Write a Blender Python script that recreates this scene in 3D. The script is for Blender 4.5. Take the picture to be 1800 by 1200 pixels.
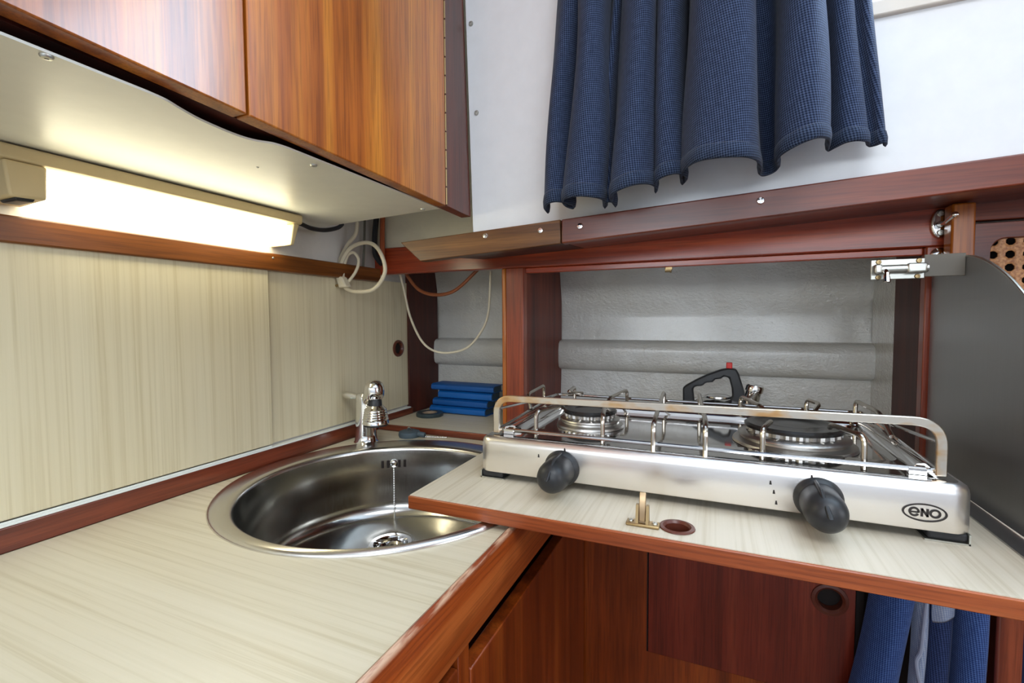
import bpy, bmesh, math, random
from mathutils import Vector, Matrix
random.seed(7)
for o in list(bpy.data.objects):
    bpy.data.objects.remove(o, do_unlink=True)
SC = bpy.context.scene
COL = SC.collection
S = 0.22                     # one modelling unit in metres
EYE = Vector((0, 0, 1.12))   # eye point, metres above the cabin sole
PI = math.pi

def W(p):
    return Vector(p) * S + EYE

# ------------------------------------------------------------------ camera
yaw, pitch, roll = math.radians(23.2), math.radians(-2.75), math.radians(-0.3)
fw = Vector((-math.sin(yaw) * math.cos(pitch), math.cos(yaw) * math.cos(pitch), math.sin(pitch)))
r0 = fw.cross(Vector((0, 0, 1))).normalized()
u0 = r0.cross(fw)
rt = math.cos(roll) * r0 + math.sin(roll) * u0
up = -math.sin(roll) * r0 + math.cos(roll) * u0
cam = bpy.data.cameras.new('camera')
cam.sensor_width = 36.0
cam.lens = 36.0 * 832.0 / 1800.0
cam.clip_start = 0.02
cam_o = bpy.data.objects.new('camera', cam)
COL.objects.link(cam_o)
M3 = Matrix((rt, up, -fw)).transposed()
cam_o.matrix_world = Matrix.Translation(EYE) @ M3.to_4x4()
SC.camera = cam_o

# ------------------------------------------------------------------ light
SC.view_settings.view_transform = 'Standard'
SC.view_settings.look = 'None'
SC.view_settings.gamma = 1.0
SC.view_settings.use_curve_mapping = False
SC.view_settings.exposure = 0.0
wd = bpy.data.worlds.new('sky')
SC.world = wd
wd.use_nodes = True
wd.node_tree.nodes['Background'].inputs[0].default_value = (0.75, 0.87, 1.0, 1)
wd.node_tree.nodes['Background'].inputs[1].default_value = 1.5

def area(name, loc, target, sx, sy, power, color):
    l = bpy.data.lights.new(name, 'AREA')
    l.shape = 'RECTANGLE'
    l.size, l.size_y = sx * S, sy * S
    l.energy = power
    l.color = color
    o = bpy.data.objects.new(name, l)
    COL.objects.link(o)
    o.location = W(loc)
    d = W(target) - W(loc)
    o.rotation_euler = d.to_track_quat('-Z', 'Y').to_euler()
    return o

# daylight through the open deck hatch, the companionway and the windows
area('hatch_daylight', (1.6, -1.2, 3.75), (1.6, -1.2, 0), 2.6, 2.6, 9.0, (0.92, 0.96, 1.0))
area('companionway_daylight', (9.1, -0.4, 0.9), (0, 0.6, 0.2), 3.0, 3.6, 8.0, (0.90, 0.95, 1.0))
area('port_window_daylight_aft', (2.4, -5.15, 1.35), (2.2, 0, 0.9), 3.4, 1.1, 4.0, (0.88, 0.94, 1.0))
area('port_window_daylight_fore', (-1.25, -5.15, 1.35), (-1.0, 0, 0.9), 2.5, 1.1, 4.5, (0.88, 0.94, 1.0))
area('starboard_window_daylight', (2.0, 3.2, 2.45), (1.8, 0.0, 2.0), 5.0, 1.85, 34.0, (0.88, 0.94, 1.0))

# ------------------------------------------------------------------ materials
def newmat(name):
    m = bpy.data.materials.new(name)
    m.use_nodes = True
    nt = m.node_tree
    return m, nt, nt.nodes['Principled BSDF']

def lin(r, g, b):
    f = lambda c: ((c / 255 + 0.055) / 1.055) ** 2.4 if c / 255 > 0.04045 else c / 255 / 12.92
    return (f(r), f(g), f(b), 1)

def coords(nt, scale, rot=(0, 0, 0), rnd=True, kind='Object'):
    tc = nt.nodes.new('ShaderNodeTexCoord')
    mp = nt.nodes.new('ShaderNodeMapping')
    mp.inputs['Scale'].default_value = scale
    mp.inputs['Rotation'].default_value = rot
    nt.links.new(tc.outputs[kind], mp.inputs['Vector'])
    if rnd:
        oi = nt.nodes.new('ShaderNodeObjectInfo')
        ml = nt.nodes.new('ShaderNodeMath')
        ml.operation = 'MULTIPLY'
        ml.inputs[1].default_value = 37.0
        nt.links.new(oi.outputs['Random'], ml.inputs[0])
        nt.links.new(ml.outputs[0], mp.inputs['Location'])
    return mp.outputs[0]

def noise(nt, vec, scale=1.0, detail=4, rough=0.55, dist=0.0):
    n = nt.nodes.new('ShaderNodeTexNoise')
    n.inputs['Scale'].default_value = scale
    n.inputs['Detail'].default_value = detail
    n.inputs['Roughness'].default_value = rough
    n.inputs['Distortion'].default_value = dist
    nt.links.new(vec, n.inputs['Vector'])
    return n.outputs['Fac']

def ramp(nt, fac, stops):
    r = nt.nodes.new('ShaderNodeValToRGB')
    els = r.color_ramp.elements
    while len(els) < len(stops):
        els.new(0.5)
    for e, (p, c) in zip(els, stops):
        e.position = p
        e.color = c
    nt.links.new(fac, r.inputs[0])
    return r.outputs[0]

def mix(nt, fac, a, b, mode='MIX'):
    m = nt.nodes.new('ShaderNodeMix')
    m.data_type = 'RGBA'
    m.blend_type = mode
    for v, i in ((fac, 0), (a, 6), (b, 7)):
        if isinstance(v, (int, float, tuple)):
            m.inputs[i].default_value = v
        else:
            nt.links.new(v, m.inputs[i])
    return m.outputs[2]

def bump(nt, bsdf, h, strength, dist=0.001):
    b = nt.nodes.new('ShaderNodeBump')
    b.inputs['Strength'].default_value = strength
    b.inputs['Distance'].default_value = dist
    nt.links.new(h, b.inputs['Height'])
    nt.links.new(b.outputs[0], bsdf.inputs['Normal'])

AX = {'x': 0, 'y': 1, 'z': 2}
def vec_scale(axis, along, across):
    v = [across] * 3
    v[AX[axis]] = along
    return tuple(v)

def wood(name, axis, dark, mid, light, rough=0.32, coat=0.35, across=26.0, pores=0.5, crough=0.18):
    m, nt, b = newmat(name)
    v = coords(nt, vec_scale(axis, 0.9, across))
    n1 = noise(nt, v, 1.0, 3, 0.6, 0.25)
    c = ramp(nt, n1, [(0.30, dark), (0.5, mid), (0.70, light)])
    v2 = coords(nt, vec_scale(axis, 14.0, 420.0))
    n2 = noise(nt, v2, 1.0, 2, 0.6)
    p = ramp(nt, n2, [(0.36, (0.42, 0.36, 0.34, 1)), (0.55, (1, 1, 1, 1))])
    v3 = coords(nt, vec_scale(axis, 5.0, 7.0))
    n3 = noise(nt, v3, 1.0, 3, 0.5)
    p3 = ramp(nt, n3, [(0.3, (0.72, 0.70, 0.68, 1)), (0.65, (1.08, 1.05, 1.02, 1))])
    c = mix(nt, pores, c, p, 'MULTIPLY')
    c = mix(nt, 0.8, c, p3, 'MULTIPLY')
    nt.links.new(c, b.inputs['Base Color'])
    rr = nt.nodes.new('ShaderNodeMapRange')
    rr.inputs[3].default_value = rough - 0.08
    rr.inputs[4].default_value = rough + 0.14
    nt.links.new(n3, rr.inputs[0])
    nt.links.new(rr.outputs[0], b.inputs['Roughness'])
    b.inputs['Coat Weight'].default_value = coat
    b.inputs['Coat Roughness'].default_value = crough
    bump(nt, b, n2, 0.12, 0.0004)
    return m

ORANGE = (lin(122, 58, 14), lin(176, 96, 26), lin(206, 130, 42))
RED = (lin(70, 26, 14), lin(108, 46, 26), lin(140, 68, 40))
BROWN = (lin(70, 40, 16), lin(104, 64, 26), lin(134, 90, 44))
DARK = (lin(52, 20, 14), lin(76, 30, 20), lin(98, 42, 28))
wood_door = wood('sapele_door', 'z', *ORANGE, rough=0.30, across=34, coat=0.62, crough=0.16)
wood_red_x = wood('mahogany_rail', 'x', *RED)
wood_red_y = wood('mahogany_rail_fore_aft', 'y', *RED)
wood_red_z = wood('mahogany_post', 'z', *RED)
RAIL_LIT = (lin(112, 38, 14), lin(172, 66, 30), lin(198, 90, 46))  # redder rail wood, its colour also brightened where the board blocks the light
rail_x = wood('locker_rail', 'x', *RAIL_LIT, across=40)
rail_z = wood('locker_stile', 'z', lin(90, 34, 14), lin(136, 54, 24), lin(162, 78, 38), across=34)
wood_or_y = wood('worn_mahogany_lip', 'y', lin(116, 46, 12), lin(164, 76, 26), lin(196, 108, 50), across=40)
wood_or_z = wood('mahogany_orange_post', 'z', *ORANGE)
wood_or_x = wood('mahogany_orange_edge', 'x', lin(120, 54, 24), lin(168, 86, 42), lin(190, 110, 58))
wood_br_x = wood('teak_trim', 'x', *BROWN, rough=0.42, coat=0.15, across=60)
wood_br_y = wood('brown_rail', 'y', lin(82, 44, 14), lin(116, 66, 22), lin(148, 92, 36), across=40, coat=0.1)
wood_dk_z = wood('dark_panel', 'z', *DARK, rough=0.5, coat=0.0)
wood_base_z = wood('cabinet_front', 'z', lin(90, 34, 8), lin(132, 56, 14), lin(158, 78, 24), across=34)

def worn_edge(m, z0, z1):
    # the varnish is worn through to pale wood along the top arris
    nt = m.node_tree
    b = nt.nodes['Principled BSDF']
    src = b.inputs['Base Color'].links[0].from_socket
    tc = nt.nodes.new('ShaderNodeTexCoord')
    sx = nt.nodes.new('ShaderNodeSeparateXYZ')
    nt.links.new(tc.outputs['Object'], sx.inputs[0])
    mr = nt.nodes.new('ShaderNodeMapRange')
    mr.inputs[1].default_value, mr.inputs[2].default_value = z0, z1
    nt.links.new(sx.outputs[2], mr.inputs[0])
    n = noise(nt, coords(nt, (120.0, 14.0, 120.0), rnd=False), 1.0, 4, 0.7)
    k = ramp(nt, n, [(0.42, (0, 0, 0, 1)), (0.58, (1, 1, 1, 1))])
    ml = nt.nodes.new('ShaderNodeMath')
    ml.operation = 'MULTIPLY'
    nt.links.new(mr.outputs[0], ml.inputs[0])
    nt.links.new(k, ml.inputs[1])
    nt.links.new(mix(nt, ml.outputs[0], src, lin(196, 158, 128)), b.inputs['Base Color'])
worn_edge(wood_or_y, .100 * S, .114 * S)

def laminate(name, axis, base=(214, 202, 172)):
    m, nt, b = newmat(name)
    r, g, bl = base
    v = coords(nt, vec_scale(axis, 2.5, 190.0))
    n1 = noise(nt, v, 1.0, 4, 0.65, 0.4)
    c = ramp(nt, n1, [(0.3, lin(r - 15, g - 17, bl - 21)), (0.5, lin(r, g, bl)), (0.7, lin(r + 4, g + 4, bl + 5))])
    v2 = coords(nt, vec_scale(axis, 0.8, 14.0))
    n2 = noise(nt, v2, 1.0, 3, 0.55, 0.8)
    c2 = ramp(nt, n2, [(0.36, (0.965, 0.95, 0.92, 1)), (0.6, (1, 1, 1, 1))])
    c = mix(nt, 0.75, c, c2, 'MULTIPLY')
    nt.links.new(c, b.inputs['Base Color'])
    b.inputs['Roughness'].default_value = 0.38
    return m

lam_x = laminate('maple_laminate_worktop', 'x', (206, 197, 174))
lam_y = laminate('maple_laminate_leaf', 'y', (208, 199, 180))
lam_z = laminate('maple_laminate_panel', 'z', (214, 203, 172))

def metal(name, col, rough, axis=None, amount=0.10):
    m, nt, b = newmat(name)
    b.inputs['Base Color'].default_value = col
    b.inputs['Metallic'].default_value = 1.0
    b.inputs['Roughness'].default_value = rough
    if axis:
        v = coords(nt, vec_scale(axis, 4.0, 900.0))
        n = noise(nt, v, 1.0, 2, 0.6)
        rr = nt.nodes.new('ShaderNodeMapRange')
        rr.inputs[3].default_value = max(0.02, rough - amount)
        rr.inputs[4].default_value = rough + amount
        nt.links.new(n, rr.inputs[0])
        nt.links.new(rr.outputs[0], b.inputs['Roughness'])
        bump(nt, b, n, 0.05, 0.0002)
    return m

steel_brush_x = metal('brushed_steel', (0.93, 0.90, 0.87, 1), 0.32, 'x', 0.06)
steel_dull = metal('dull_sheet_steel', (0.42, 0.42, 0.42, 1), 0.38, 'z', 0.08)
steel_sink = metal('sink_steel', (0.50, 0.49, 0.465, 1), 0.17, 'z', 0.05)
steel_rim = metal('sink_rim_steel', (0.70, 0.68, 0.65, 1), 0.24)
steel_pol = metal('polished_steel', (0.70, 0.69, 0.68, 1), 0.07)
chrome = metal('chrome', (0.84, 0.84, 0.83, 1), 0.08)
zinc = metal('worn_zinc', (0.56, 0.56, 0.51, 1), 0.38)
brass = metal('tarnished_brass', (0.42, 0.30, 0.15, 1), 0.42)
rod_steel = metal('heat_stained_rod', (0.60, 0.55, 0.48, 1), 0.24)

def rusty():
    m, nt, b = newmat('rust_stained_bar')
    v = coords(nt, (9.0, 9.0, 22.0), rnd=False)
    n = noise(nt, v, 1.0, 4, 0.65)
    c = ramp(nt, n, [(0.50, lin(214, 206, 192)), (0.60, lin(196, 158, 110)), (0.72, lin(140, 80, 40))])
    nt.links.new(c, b.inputs['Base Color'])
    r = ramp(nt, n, [(0.5, (0.30,) * 3 + (1,)), (0.7, (0.62,) * 3 + (1,))])
    nt.links.new(r, b.inputs['Roughness'])
    k = ramp(nt, n, [(0.56, (1, 1, 1, 1)), (0.74, (0.2, 0.2, 0.2, 1))])
    nt.links.new(k, b.inputs['Metallic'])
    return m
rust_bar = rusty()

def plain(name, col, rough=0.5, spec=0.5, bmp=None, coat=0.0):
    m, nt, b = newmat(name)
    b.inputs['Base Color'].default_value = col
    b.inputs['Roughness'].default_value = rough
    b.inputs['Specular IOR Level'].default_value = spec
    b.inputs['Coat Weight'].default_value = coat
    v = coords(nt, (1, 1, 1), rnd=False)
    n = noise(nt, v, bmp[0] if bmp else 40.0, 3, 0.55)
    c = mix(nt, n, tuple(x * 0.93 for x in col[:3]) + (1,), tuple(min(1, x * 1.05) for x in col[:3]) + (1,))
    nt.links.new(c, b.inputs['Base Color'])
    if bmp:
        bump(nt, b, n, bmp[1], bmp[2])
    return m

black_plastic = plain('black_plastic', (0.018, 0.019, 0.021, 1), 0.42)
black_rubber = plain('black_rubber', (0.02, 0.02, 0.022, 1), 0.6)
enamel_black = plain('black_enamel_cap', (0.02, 0.019, 0.018, 1), 0.22)
alu_burner = metal('burner_aluminium', (0.58, 0.56, 0.53, 1), 0.34)
white_liner = plain('white_liner_board', lin(226, 228, 230), 0.35)
white_soffit = plain('white_soffit_board', lin(222, 220, 208), 0.4)
white_paint = plain('white_painted_plaster', lin(206, 202, 196), 0.55, bmp=(38.0, 0.5, 0.004))
white_pvc = plain('white_track', lin(226, 230, 226), 0.4)
cream_plastic = plain('aged_cream_plastic', lin(206, 186, 142), 0.45)
cable_cream = plain('cream_cable', lin(214, 204, 180), 0.5)
cable_black = plain('black_cable', (0.012, 0.013, 0.016, 1), 0.45)
cable_brown = plain('brown_cable', lin(140, 78, 44), 0.5)
cable_orange = plain('orange_cable', lin(178, 92, 52), 0.5)
cable_grey = plain('grey_cable', lin(110, 108, 96), 0.5)
book_blue = plain('blue_book_cloth', lin(8, 92, 168), 0.45)
book_blue_b = plain('deep_blue_book_cloth', lin(6, 80, 150), 0.45)
paper = plain('book_pages', lin(60, 90, 110), 0.7)
teal = plain('dark_teal_tape', lin(52, 66, 70), 0.4)
plug_rubber = plain('grey_blue_rubber', lin(74, 88, 96), 0.6)
brown_plastic = plain('brown_plastic_ring', lin(92, 44, 30), 0.35)
hole_black = plain('recess_shade_black', (0.012, 0.007, 0.006, 1), 0.9)  # near-black that paints the shade inside holes and recesses
red_plastic = plain('red_plastic', lin(210, 50, 44), 0.4)
ink = plain('black_print', (0.02, 0.014, 0.012, 1), 0.5)
floor_mat = wood('sole_boards', 'x', lin(84, 50, 28), lin(120, 76, 42), lin(150, 100, 58))
beige_frame = plain('beige_window_frame', lin(216, 208, 196), 0.4)

def hull_mat():
    m, nt, b = newmat('glossy_hull_paint')
    v = coords(nt, (1, 1, 1), rnd=False)
    n = noise(nt, v, 30.0, 4, 0.6)
    n0 = noise(nt, v, 5.0, 3, 0.6)
    c = ramp(nt, n0, [(0.3, lin(196, 192, 182)), (0.6, lin(214, 214, 210))])
    nt.links.new(c, b.inputs['Base Color'])
    w1 = coords(nt, (330.0, 330.0, 520.0), rnd=False)
    f1 = noise(nt, w1, 0.5, 2, 0.6)
    mm = nt.nodes.new('ShaderNodeMath')
    mm.operation = 'ADD'
    nt.links.new(n, mm.inputs[0])
    m2 = nt.nodes.new('ShaderNodeMath')
    m2.operation = 'MULTIPLY'
    m2.inputs[1].default_value = 0.35
    nt.links.new(f1, m2.inputs[0])
    nt.links.new(m2.outputs[0], mm.inputs[1])
    b.inputs['Roughness'].default_value = 0.2
    b.inputs['Coat Weight'].default_value = 0.8
    b.inputs['Coat Roughness'].default_value = 0.2
    bump(nt, b, mm.outputs[0], 0.85, 0.005)
    return m
hull_paint = hull_mat()

def fabric(name, dark, light, period=0.0017, rough=0.9):
    m, nt, b = newmat(name)
    v = coords(nt, (1 / period,) * 3, (0, 0, math.radians(38)), rnd=False, kind='UV')
    ck = nt.nodes.new('ShaderNodeTexChecker')
    ck.inputs['Scale'].default_value = 1.0
    nt.links.new(v, ck.inputs['Vector'])
    v2 = coords(nt, (160.0, 160.0, 160.0), rnd=False, kind='UV')
    n = noise(nt, v2, 1.0, 4, 0.7)
    mm = nt.nodes.new('ShaderNodeMath')
    mm.operation = 'MULTIPLY'
    nt.links.new(ck.outputs['Fac'], mm.inputs[0])
    nt.links.new(n, mm.inputs[1])
    c = ramp(nt, mm.outputs[0], [(0.0, dark), (0.7, light)])
    nt.links.new(c, b.inputs['Base Color'])
    b.inputs['Roughness'].default_value = rough
    b.inputs['Sheen Weight'].default_value = 0.08
    b.inputs['Specular IOR Level'].default_value = 0.15
    bump(nt, b, mm.outputs[0], 0.5, 0.0008)
    return m
curtain_fab = fabric('navy_woven_cloth', lin(22, 31, 52), lin(74, 88, 118))
curtain_hem = fabric('navy_hem_cloth', lin(22, 31, 50), lin(70, 84, 110))
denim = fabric('blue_denim', lin(30, 50, 98), lin(84, 112, 168), 0.0016)
denim_dark = fabric('dark_blue_denim', lin(22, 32, 62), lin(60, 76, 120), 0.0016)
denim_pale = fabric('pale_grey_denim', lin(120, 132, 160), lin(168, 176, 190), 0.0016)

def emit(name, col, strength):
    m, nt, b = newmat(name)
    b.inputs['Base Color'].default_value = lin(250, 246, 226)
    b.inputs['Emission Color'].default_value = col
    b.inputs['Emission Strength'].default_value = strength
    return m
lamp_glow = emit('lit_tube_diffuser', (1.0, 0.93, 0.66, 1), 9.0)

def glassy():
    m, nt, b = newmat('tinted_window')
    nt.nodes.remove(b)
    t = nt.nodes.new('ShaderNodeBsdfTransparent')
    t.inputs[0].default_value = (0.75, 0.82, 0.88, 1)
    g = nt.nodes.new('ShaderNodeBsdfGlossy')
    g.inputs['Roughness'].default_value = 0.05
    x = nt.nodes.new('ShaderNodeMixShader')
    x.inputs[0].default_value = 0.07
    nt.links.new(t.outputs[0], x.inputs[1])
    nt.links.new(g.outputs[0], x.inputs[2])
    nt.links.new(x.outputs[0], nt.nodes['Material Output'].inputs['Surface'])
    return m
window_glass = glassy()

def cane_mat():
    m, nt, b = newmat('woven_cane')
    v = coords(nt, (320, 320, 320), rnd=False)
    n = noise(nt, v, 1.0, 3, 0.6)
    c = ramp(nt, n, [(0.3, lin(150, 92, 54)), (0.65, lin(206, 152, 102))])
    nt.links.new(c, b.inputs['Base Color'])
    b.inputs['Roughness'].default_value = 0.45
    bump(nt, b, n, 0.5, 0.0006)
    return m
cane = cane_mat()

# ------------------------------------------------------------------ mesh helpers
class MB:
    def __init__(s):
        s.v, s.f, s.uv = [], [], {}
    def add(s, vs, fs):
        n = len(s.v)
        s.v += [tuple(p) for p in vs]
        s.f += [tuple(i + n for i in f) for f in fs]
        return s
    def hexa(s, p):   # 8 points: bottom ring then top ring
        return s.add(p, [(3, 2, 1, 0), (4, 5, 6, 7), (0, 1, 5, 4), (1, 2, 6, 5), (2, 3, 7, 6), (3, 0, 4, 7)])
    def box(s, x0, x1, y0, y1, z0, z1):
        return s.hexa([(x0, y0, z0), (x1, y0, z0), (x1, y1, z0), (x0, y1, z0),
                       (x0, y0, z1), (x1, y0, z1), (x1, y1, z1), (x0, y1, z1)])
    def prism(s, pts, axis, a, b):   # closed 2-D outline extruded along axis
        n = len(pts)
        def P(q, t):
            if axis == 'x': return (t, q[0], q[1])
            if axis == 'y': return (q[0], t, q[1])
            return (q[0], q[1], t)
        vs = [P(q, a) for q in pts] + [P(q, b) for q in pts]
        fs = [tuple(range(n - 1, -1, -1)), tuple(range(n, 2 * n))]
        fs += [(i, (i + 1) % n, n + (i + 1) % n, n + i) for i in range(n)]
        return s.add(vs, fs)
    def ring_prism(s, outer, inner, axis, a, b):   # two outlines with the same count
        n = len(outer)
        def P(q, t):
            if axis == 'x': return (t, q[0], q[1])
            if axis == 'y': return (q[0], t, q[1])
            return (q[0], q[1], t)
        vs = [P(q, a) for q in outer] + [P(q, a) for q in inner] + [P(q, b) for q in outer] + [P(q, b) for q in inner]
        fs = []
        for i in range(n):
            j = (i + 1) % n
            fs += [(i, j, n + j, n + i), (2 * n + i, 3 * n + i, 3 * n + j, 2 * n + j),
                   (i, 2 * n + i, 2 * n + j, j), (n + i, n + j, 3 * n + j, 3 * n + i)]
        return s.add(vs, fs)
    def tube(s, pts, r, n=10, closed=False, cap=True, ry=None):
        P = [Vector(p) for p in pts]
        m = len(P)
        rad = r if isinstance(r, (list, tuple)) else [r] * m
        T = []
        for i in range(m):
            a = P[i - 1] if (i or closed) else P[0]
            b = P[(i + 1) % m] if (i < m - 1 or closed) else P[-1]
            T.append((b - a).normalized())
        u = T[0].cross(Vector((0, 0, 1)))
        if u.length < 1e-3: u = T[0].cross(Vector((0, 1, 0)))
        u.normalize()
        vs = []
        for i in range(m):
            u = (u - T[i] * u.dot(T[i]))
            if u.length < 1e-6: u = T[i].orthogonal()
            u.normalize()
            w = T[i].cross(u)
            for k in range(n):
                a = 2 * PI * k / n
                vs.append(P[i] + u * math.cos(a) * rad[i] + w * math.sin(a) * rad[i] * (ry if ry else 1))
        fs = []
        for i in range(m if closed else m - 1):
            j = (i + 1) % m
            for k in range(n):
                l = (k + 1) % n
                fs.append((i * n + k, i * n + l, j * n + l, j * n + k))
        if cap and not closed:
            fs.append(tuple(range(n - 1, -1, -1)))
            fs.append(tuple((m - 1) * n + k for k in range(n)))
        return s.add(vs, fs)
    def lathe(s, prof, c, n=40, axis=(0, 0, 1), cap=True):   # prof: (radius, height)
        ax = Vector(axis).normalized()
        u = ax.orthogonal().normalized()
        w = ax.cross(u)
        C = Vector(c)
        vs = []
        for r, h in prof:
            for k in range(n):
                a = 2 * PI * k / n
                vs.append(C + ax * h + (u * math.cos(a) + w * math.sin(a)) * r)
        fs = []
        for i in range(len(prof) - 1):
            for k in range(n):
                l = (k + 1) % n
                fs.append((i * n + k, i * n + l, (i + 1) * n + l, (i + 1) * n + k))
        if cap:
            fs.append(tuple(range(n - 1, -1, -1)))
            fs.append(tuple((len(prof) - 1) * n + k for k in range(n)))
        return s.add(vs, fs)
    def sphere(s, c, r, n=14, sz=1.0):
        prof = [(max(1e-4, r * math.sin(PI * i / n)), -r * sz * math.cos(PI * i / n)) for i in range(n + 1)]
        return s.lathe(prof, c, n * 2)
    def build(s, name, mat, parent=None, origin=None, bevel=0.0, seg=2, smooth=True, angle=35, solid=0.0):
        me = bpy.data.meshes.new(name)
        if parent is not None:
            O = ORIG[parent.name]
        else:
            if origin is None:
                xs = [Vector(v) for v in s.v]
                origin = (sum(p.x for p in xs) / len(xs), sum(p.y for p in xs) / len(xs), min(p.z for p in xs))
            O = W(origin)
        me.from_pydata([W(v) - O for v in s.v], [], s.f)
        bm = bmesh.new()
        bm.from_mesh(me)
        bmesh.ops.recalc_face_normals(bm, faces=bm.faces)
        bm.to_mesh(me)
        bm.free()
        if smooth:
            for p in me.polygons: p.use_smooth = True
            me.set_sharp_from_angle(angle=math.radians(angle))
        me.materials.append(mat)
        o = bpy.data.objects.new(name, me)
        COL.objects.link(o)
        if parent is not None:
            o.parent = parent
        else:
            o.location = O
        ORIG[o.name] = O
        if solid:
            md = o.modifiers.new('thickness', 'SOLIDIFY')
            md.thickness = solid * S
            md.offset = 0
        if bevel:
            md = o.modifiers.new('soft_edges', 'BEVEL')
            md.width = bevel * S
            md.segments = seg
            md.limit_method = 'ANGLE'
            md.angle_limit = math.radians(40)
        return o
ORIG = {}

def tag(o, label, cat, group=None):
    o['label'] = label
    o['category'] = cat
    if group: o['group'] = group
    return o
def thing(name, loc, label, cat, group=None):
    o = bpy.data.objects.new(name, None)
    o.empty_display_size = 0.03
    COL.objects.link(o)
    o.location = W(loc)
    ORIG[o.name] = W(loc)
    return tag(o, label, cat, group)
def struct(o):
    o['kind'] = 'structure'
    return o
def lab(o, t):
    o['label'] = t
    return o

def spline(pts, k=8, closed=False):
    P = [Vector(p) for p in pts]
    n = len(P)
    out = []
    for i in range(n if closed else n - 1):
        if closed:
            p0, p1, p2, p3 = P[i - 1], P[i], P[(i + 1) % n], P[(i + 2) % n]
        else:
            p0, p1, p2, p3 = P[max(0, i - 1)], P[i], P[i + 1], P[min(n - 1, i + 2)]
        for j in range(k):
            t = j / k
            out.append(0.5 * ((2 * p1) + (p2 - p0) * t + (2 * p0 - 5 * p1 + 4 * p2 - p3) * t * t + (3 * p1 - p0 - 3 * p2 + p3) * t ** 3))
    if not closed: out.append(P[-1])
    return out
def arc_pts(c, r, a0, a1, n):
    return [(c[0] + r * math.cos(math.radians(a0 + (a1 - a0) * i / n)), c[1] + r * math.sin(math.radians(a0 + (a1 - a0) * i / n))) for i in range(n + 1)]
def fillet(pts, r, n=5):
    """round the inner corners of an open 3-D polyline"""
    P = [Vector(p) for p in pts]
    out = [P[0]]
    for i in range(1, len(P) - 1):
        a, b = (P[i - 1] - P[i]), (P[i + 1] - P[i])
        d = min(r, a.length * 0.45, b.length * 0.45)
        A, B = P[i] + a.normalized() * d, P[i] + b.normalized() * d
        for k in range(n + 1):
            t = k / n
            out.append(A * (1 - t) ** 2 + P[i] * 2 * t * (1 - t) + B * t * t)
    out.append(P[-1])
    return out
def rrect(x0, x1, z0, z1, r, n=5):
    return (arc_pts((x1 - r, z1 - r), r, 0, 90, n) + arc_pts((x0 + r, z1 - r), r, 90, 180, n)
            + arc_pts((x0 + r, z0 + r), r, 180, 270, n) + arc_pts((x1 - r, z0 + r), r, 270, 360, n))
def rect_like(x0, x1, z0, z1, ref):
    """outer rectangle points facing each point of an inner outline"""
    cx, cz = (x0 + x1) / 2, (z0 + z1) / 2
    n = len(ref) // 4
    out = []
    for q, (X, Z) in enumerate(((x1, z1), (x0, z1), (x0, z0), (x1, z0))):
        out += [(X, Z)] * n
    return out
def circ(c, r, n=48, off=0.0):
    return [(c[0] + r * math.cos(2 * PI * (i + off) / n), c[1] + r * math.sin(2 * PI * (i + off) / n)) for i in range(n)]
def screw(name, c, axis, r, mat, parent):
    ax = Vector(axis).normalized()
    m = MB()
    m.lathe([(r, -r * 0.3), (r, r * 0.15), (r * 0.8, r * 0.45), (r * 0.35, r * 0.5), (r * 0.3, r * 0.25), (0.001, r * 0.25)], c, 14, ax)
    return m.build(name, mat, parent)

# ------------------------------------------------------------------ the cabin shell
XL, XR, YP, ZF, ZC = -2.86, 9.0, -5.0, -5.09, 3.6
struct(MB().box(XL - .3, XR + .2, YP - .2, 5.2, ZF - .2, ZF).build('floor', floor_mat))
m = MB()       # ceiling with the open hatch
hx0, hx1, hy0, hy1 = 0.3, 2.9, -2.5, 0.1
m.box(XL - .3, hx0, YP - .2, 5.2, ZC, ZC + .15).box(hx1, XR + .2, YP - .2, 5.2, ZC, ZC + .15)
m.box(hx0, hx1, YP - .2, hy0, ZC, ZC + .15).box(hx0, hx1, hy1, 5.2, ZC, ZC + .15)
struct(m.build('ceiling', white_liner))
struct(MB().box(XL - .2, XL, YP - .2, 5.2, ZF, ZC).build('wall_left', white_paint))
m = MB()       # aft bulkhead with the companionway
m.box(XR, XR + .2, YP - .2, -1.9, ZF, ZC).box(XR, XR + .2, 1.1, 5.2, ZF, ZC).box(XR, XR + .2, -1.9, 1.1, ZF, -1.0).box(XR, XR + .2, -1.9, 1.1, 2.8, ZC)
struct(m.build('wall_right', wood_door))
m = MB()       # port side with two windows
for a, b in ((XL - .2, -2.5), (0.0, 0.6), (4.2, XR + .2)): m.box(a, b, YP - .2, YP, ZF, ZC)
for a, b, c0, c1 in ((-2.5, 0.0, .8, 1.9), (0.6, 4.2, .8, 1.9)):
    m.box(a, b, YP - .2, YP, ZF, c0).box(a, b, YP - .2, YP, c1, ZC)
struct(m.build('wall_front', white_liner))
# moulded hull side with its stringer rib
prof = [(4.46, 1.06), (4.44, .60), (4.54, .12), (4.555, .05), (4.553, .0), (4.545, -.10), (4.535, -.205)]
prof += [(4.52, -.213), (4.46, -.222), (4.43, -.245), (4.42, -.30), (4.42, -.42), (4.43, -.465), (4.46, -.487), (4.50, -.495), (4.52, -.505)]
prof += [(4.515, -.60), (4.48, -.95), (4.42, -2.0), (4.36, -4.2), (4.34, -5.1)]
poly = prof + [(5.1, -5.1), (5.1, 1.06)]
struct(MB().prism(poly, 'x', XL, XR).build('wall_back', hull_paint, angle=50))
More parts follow.
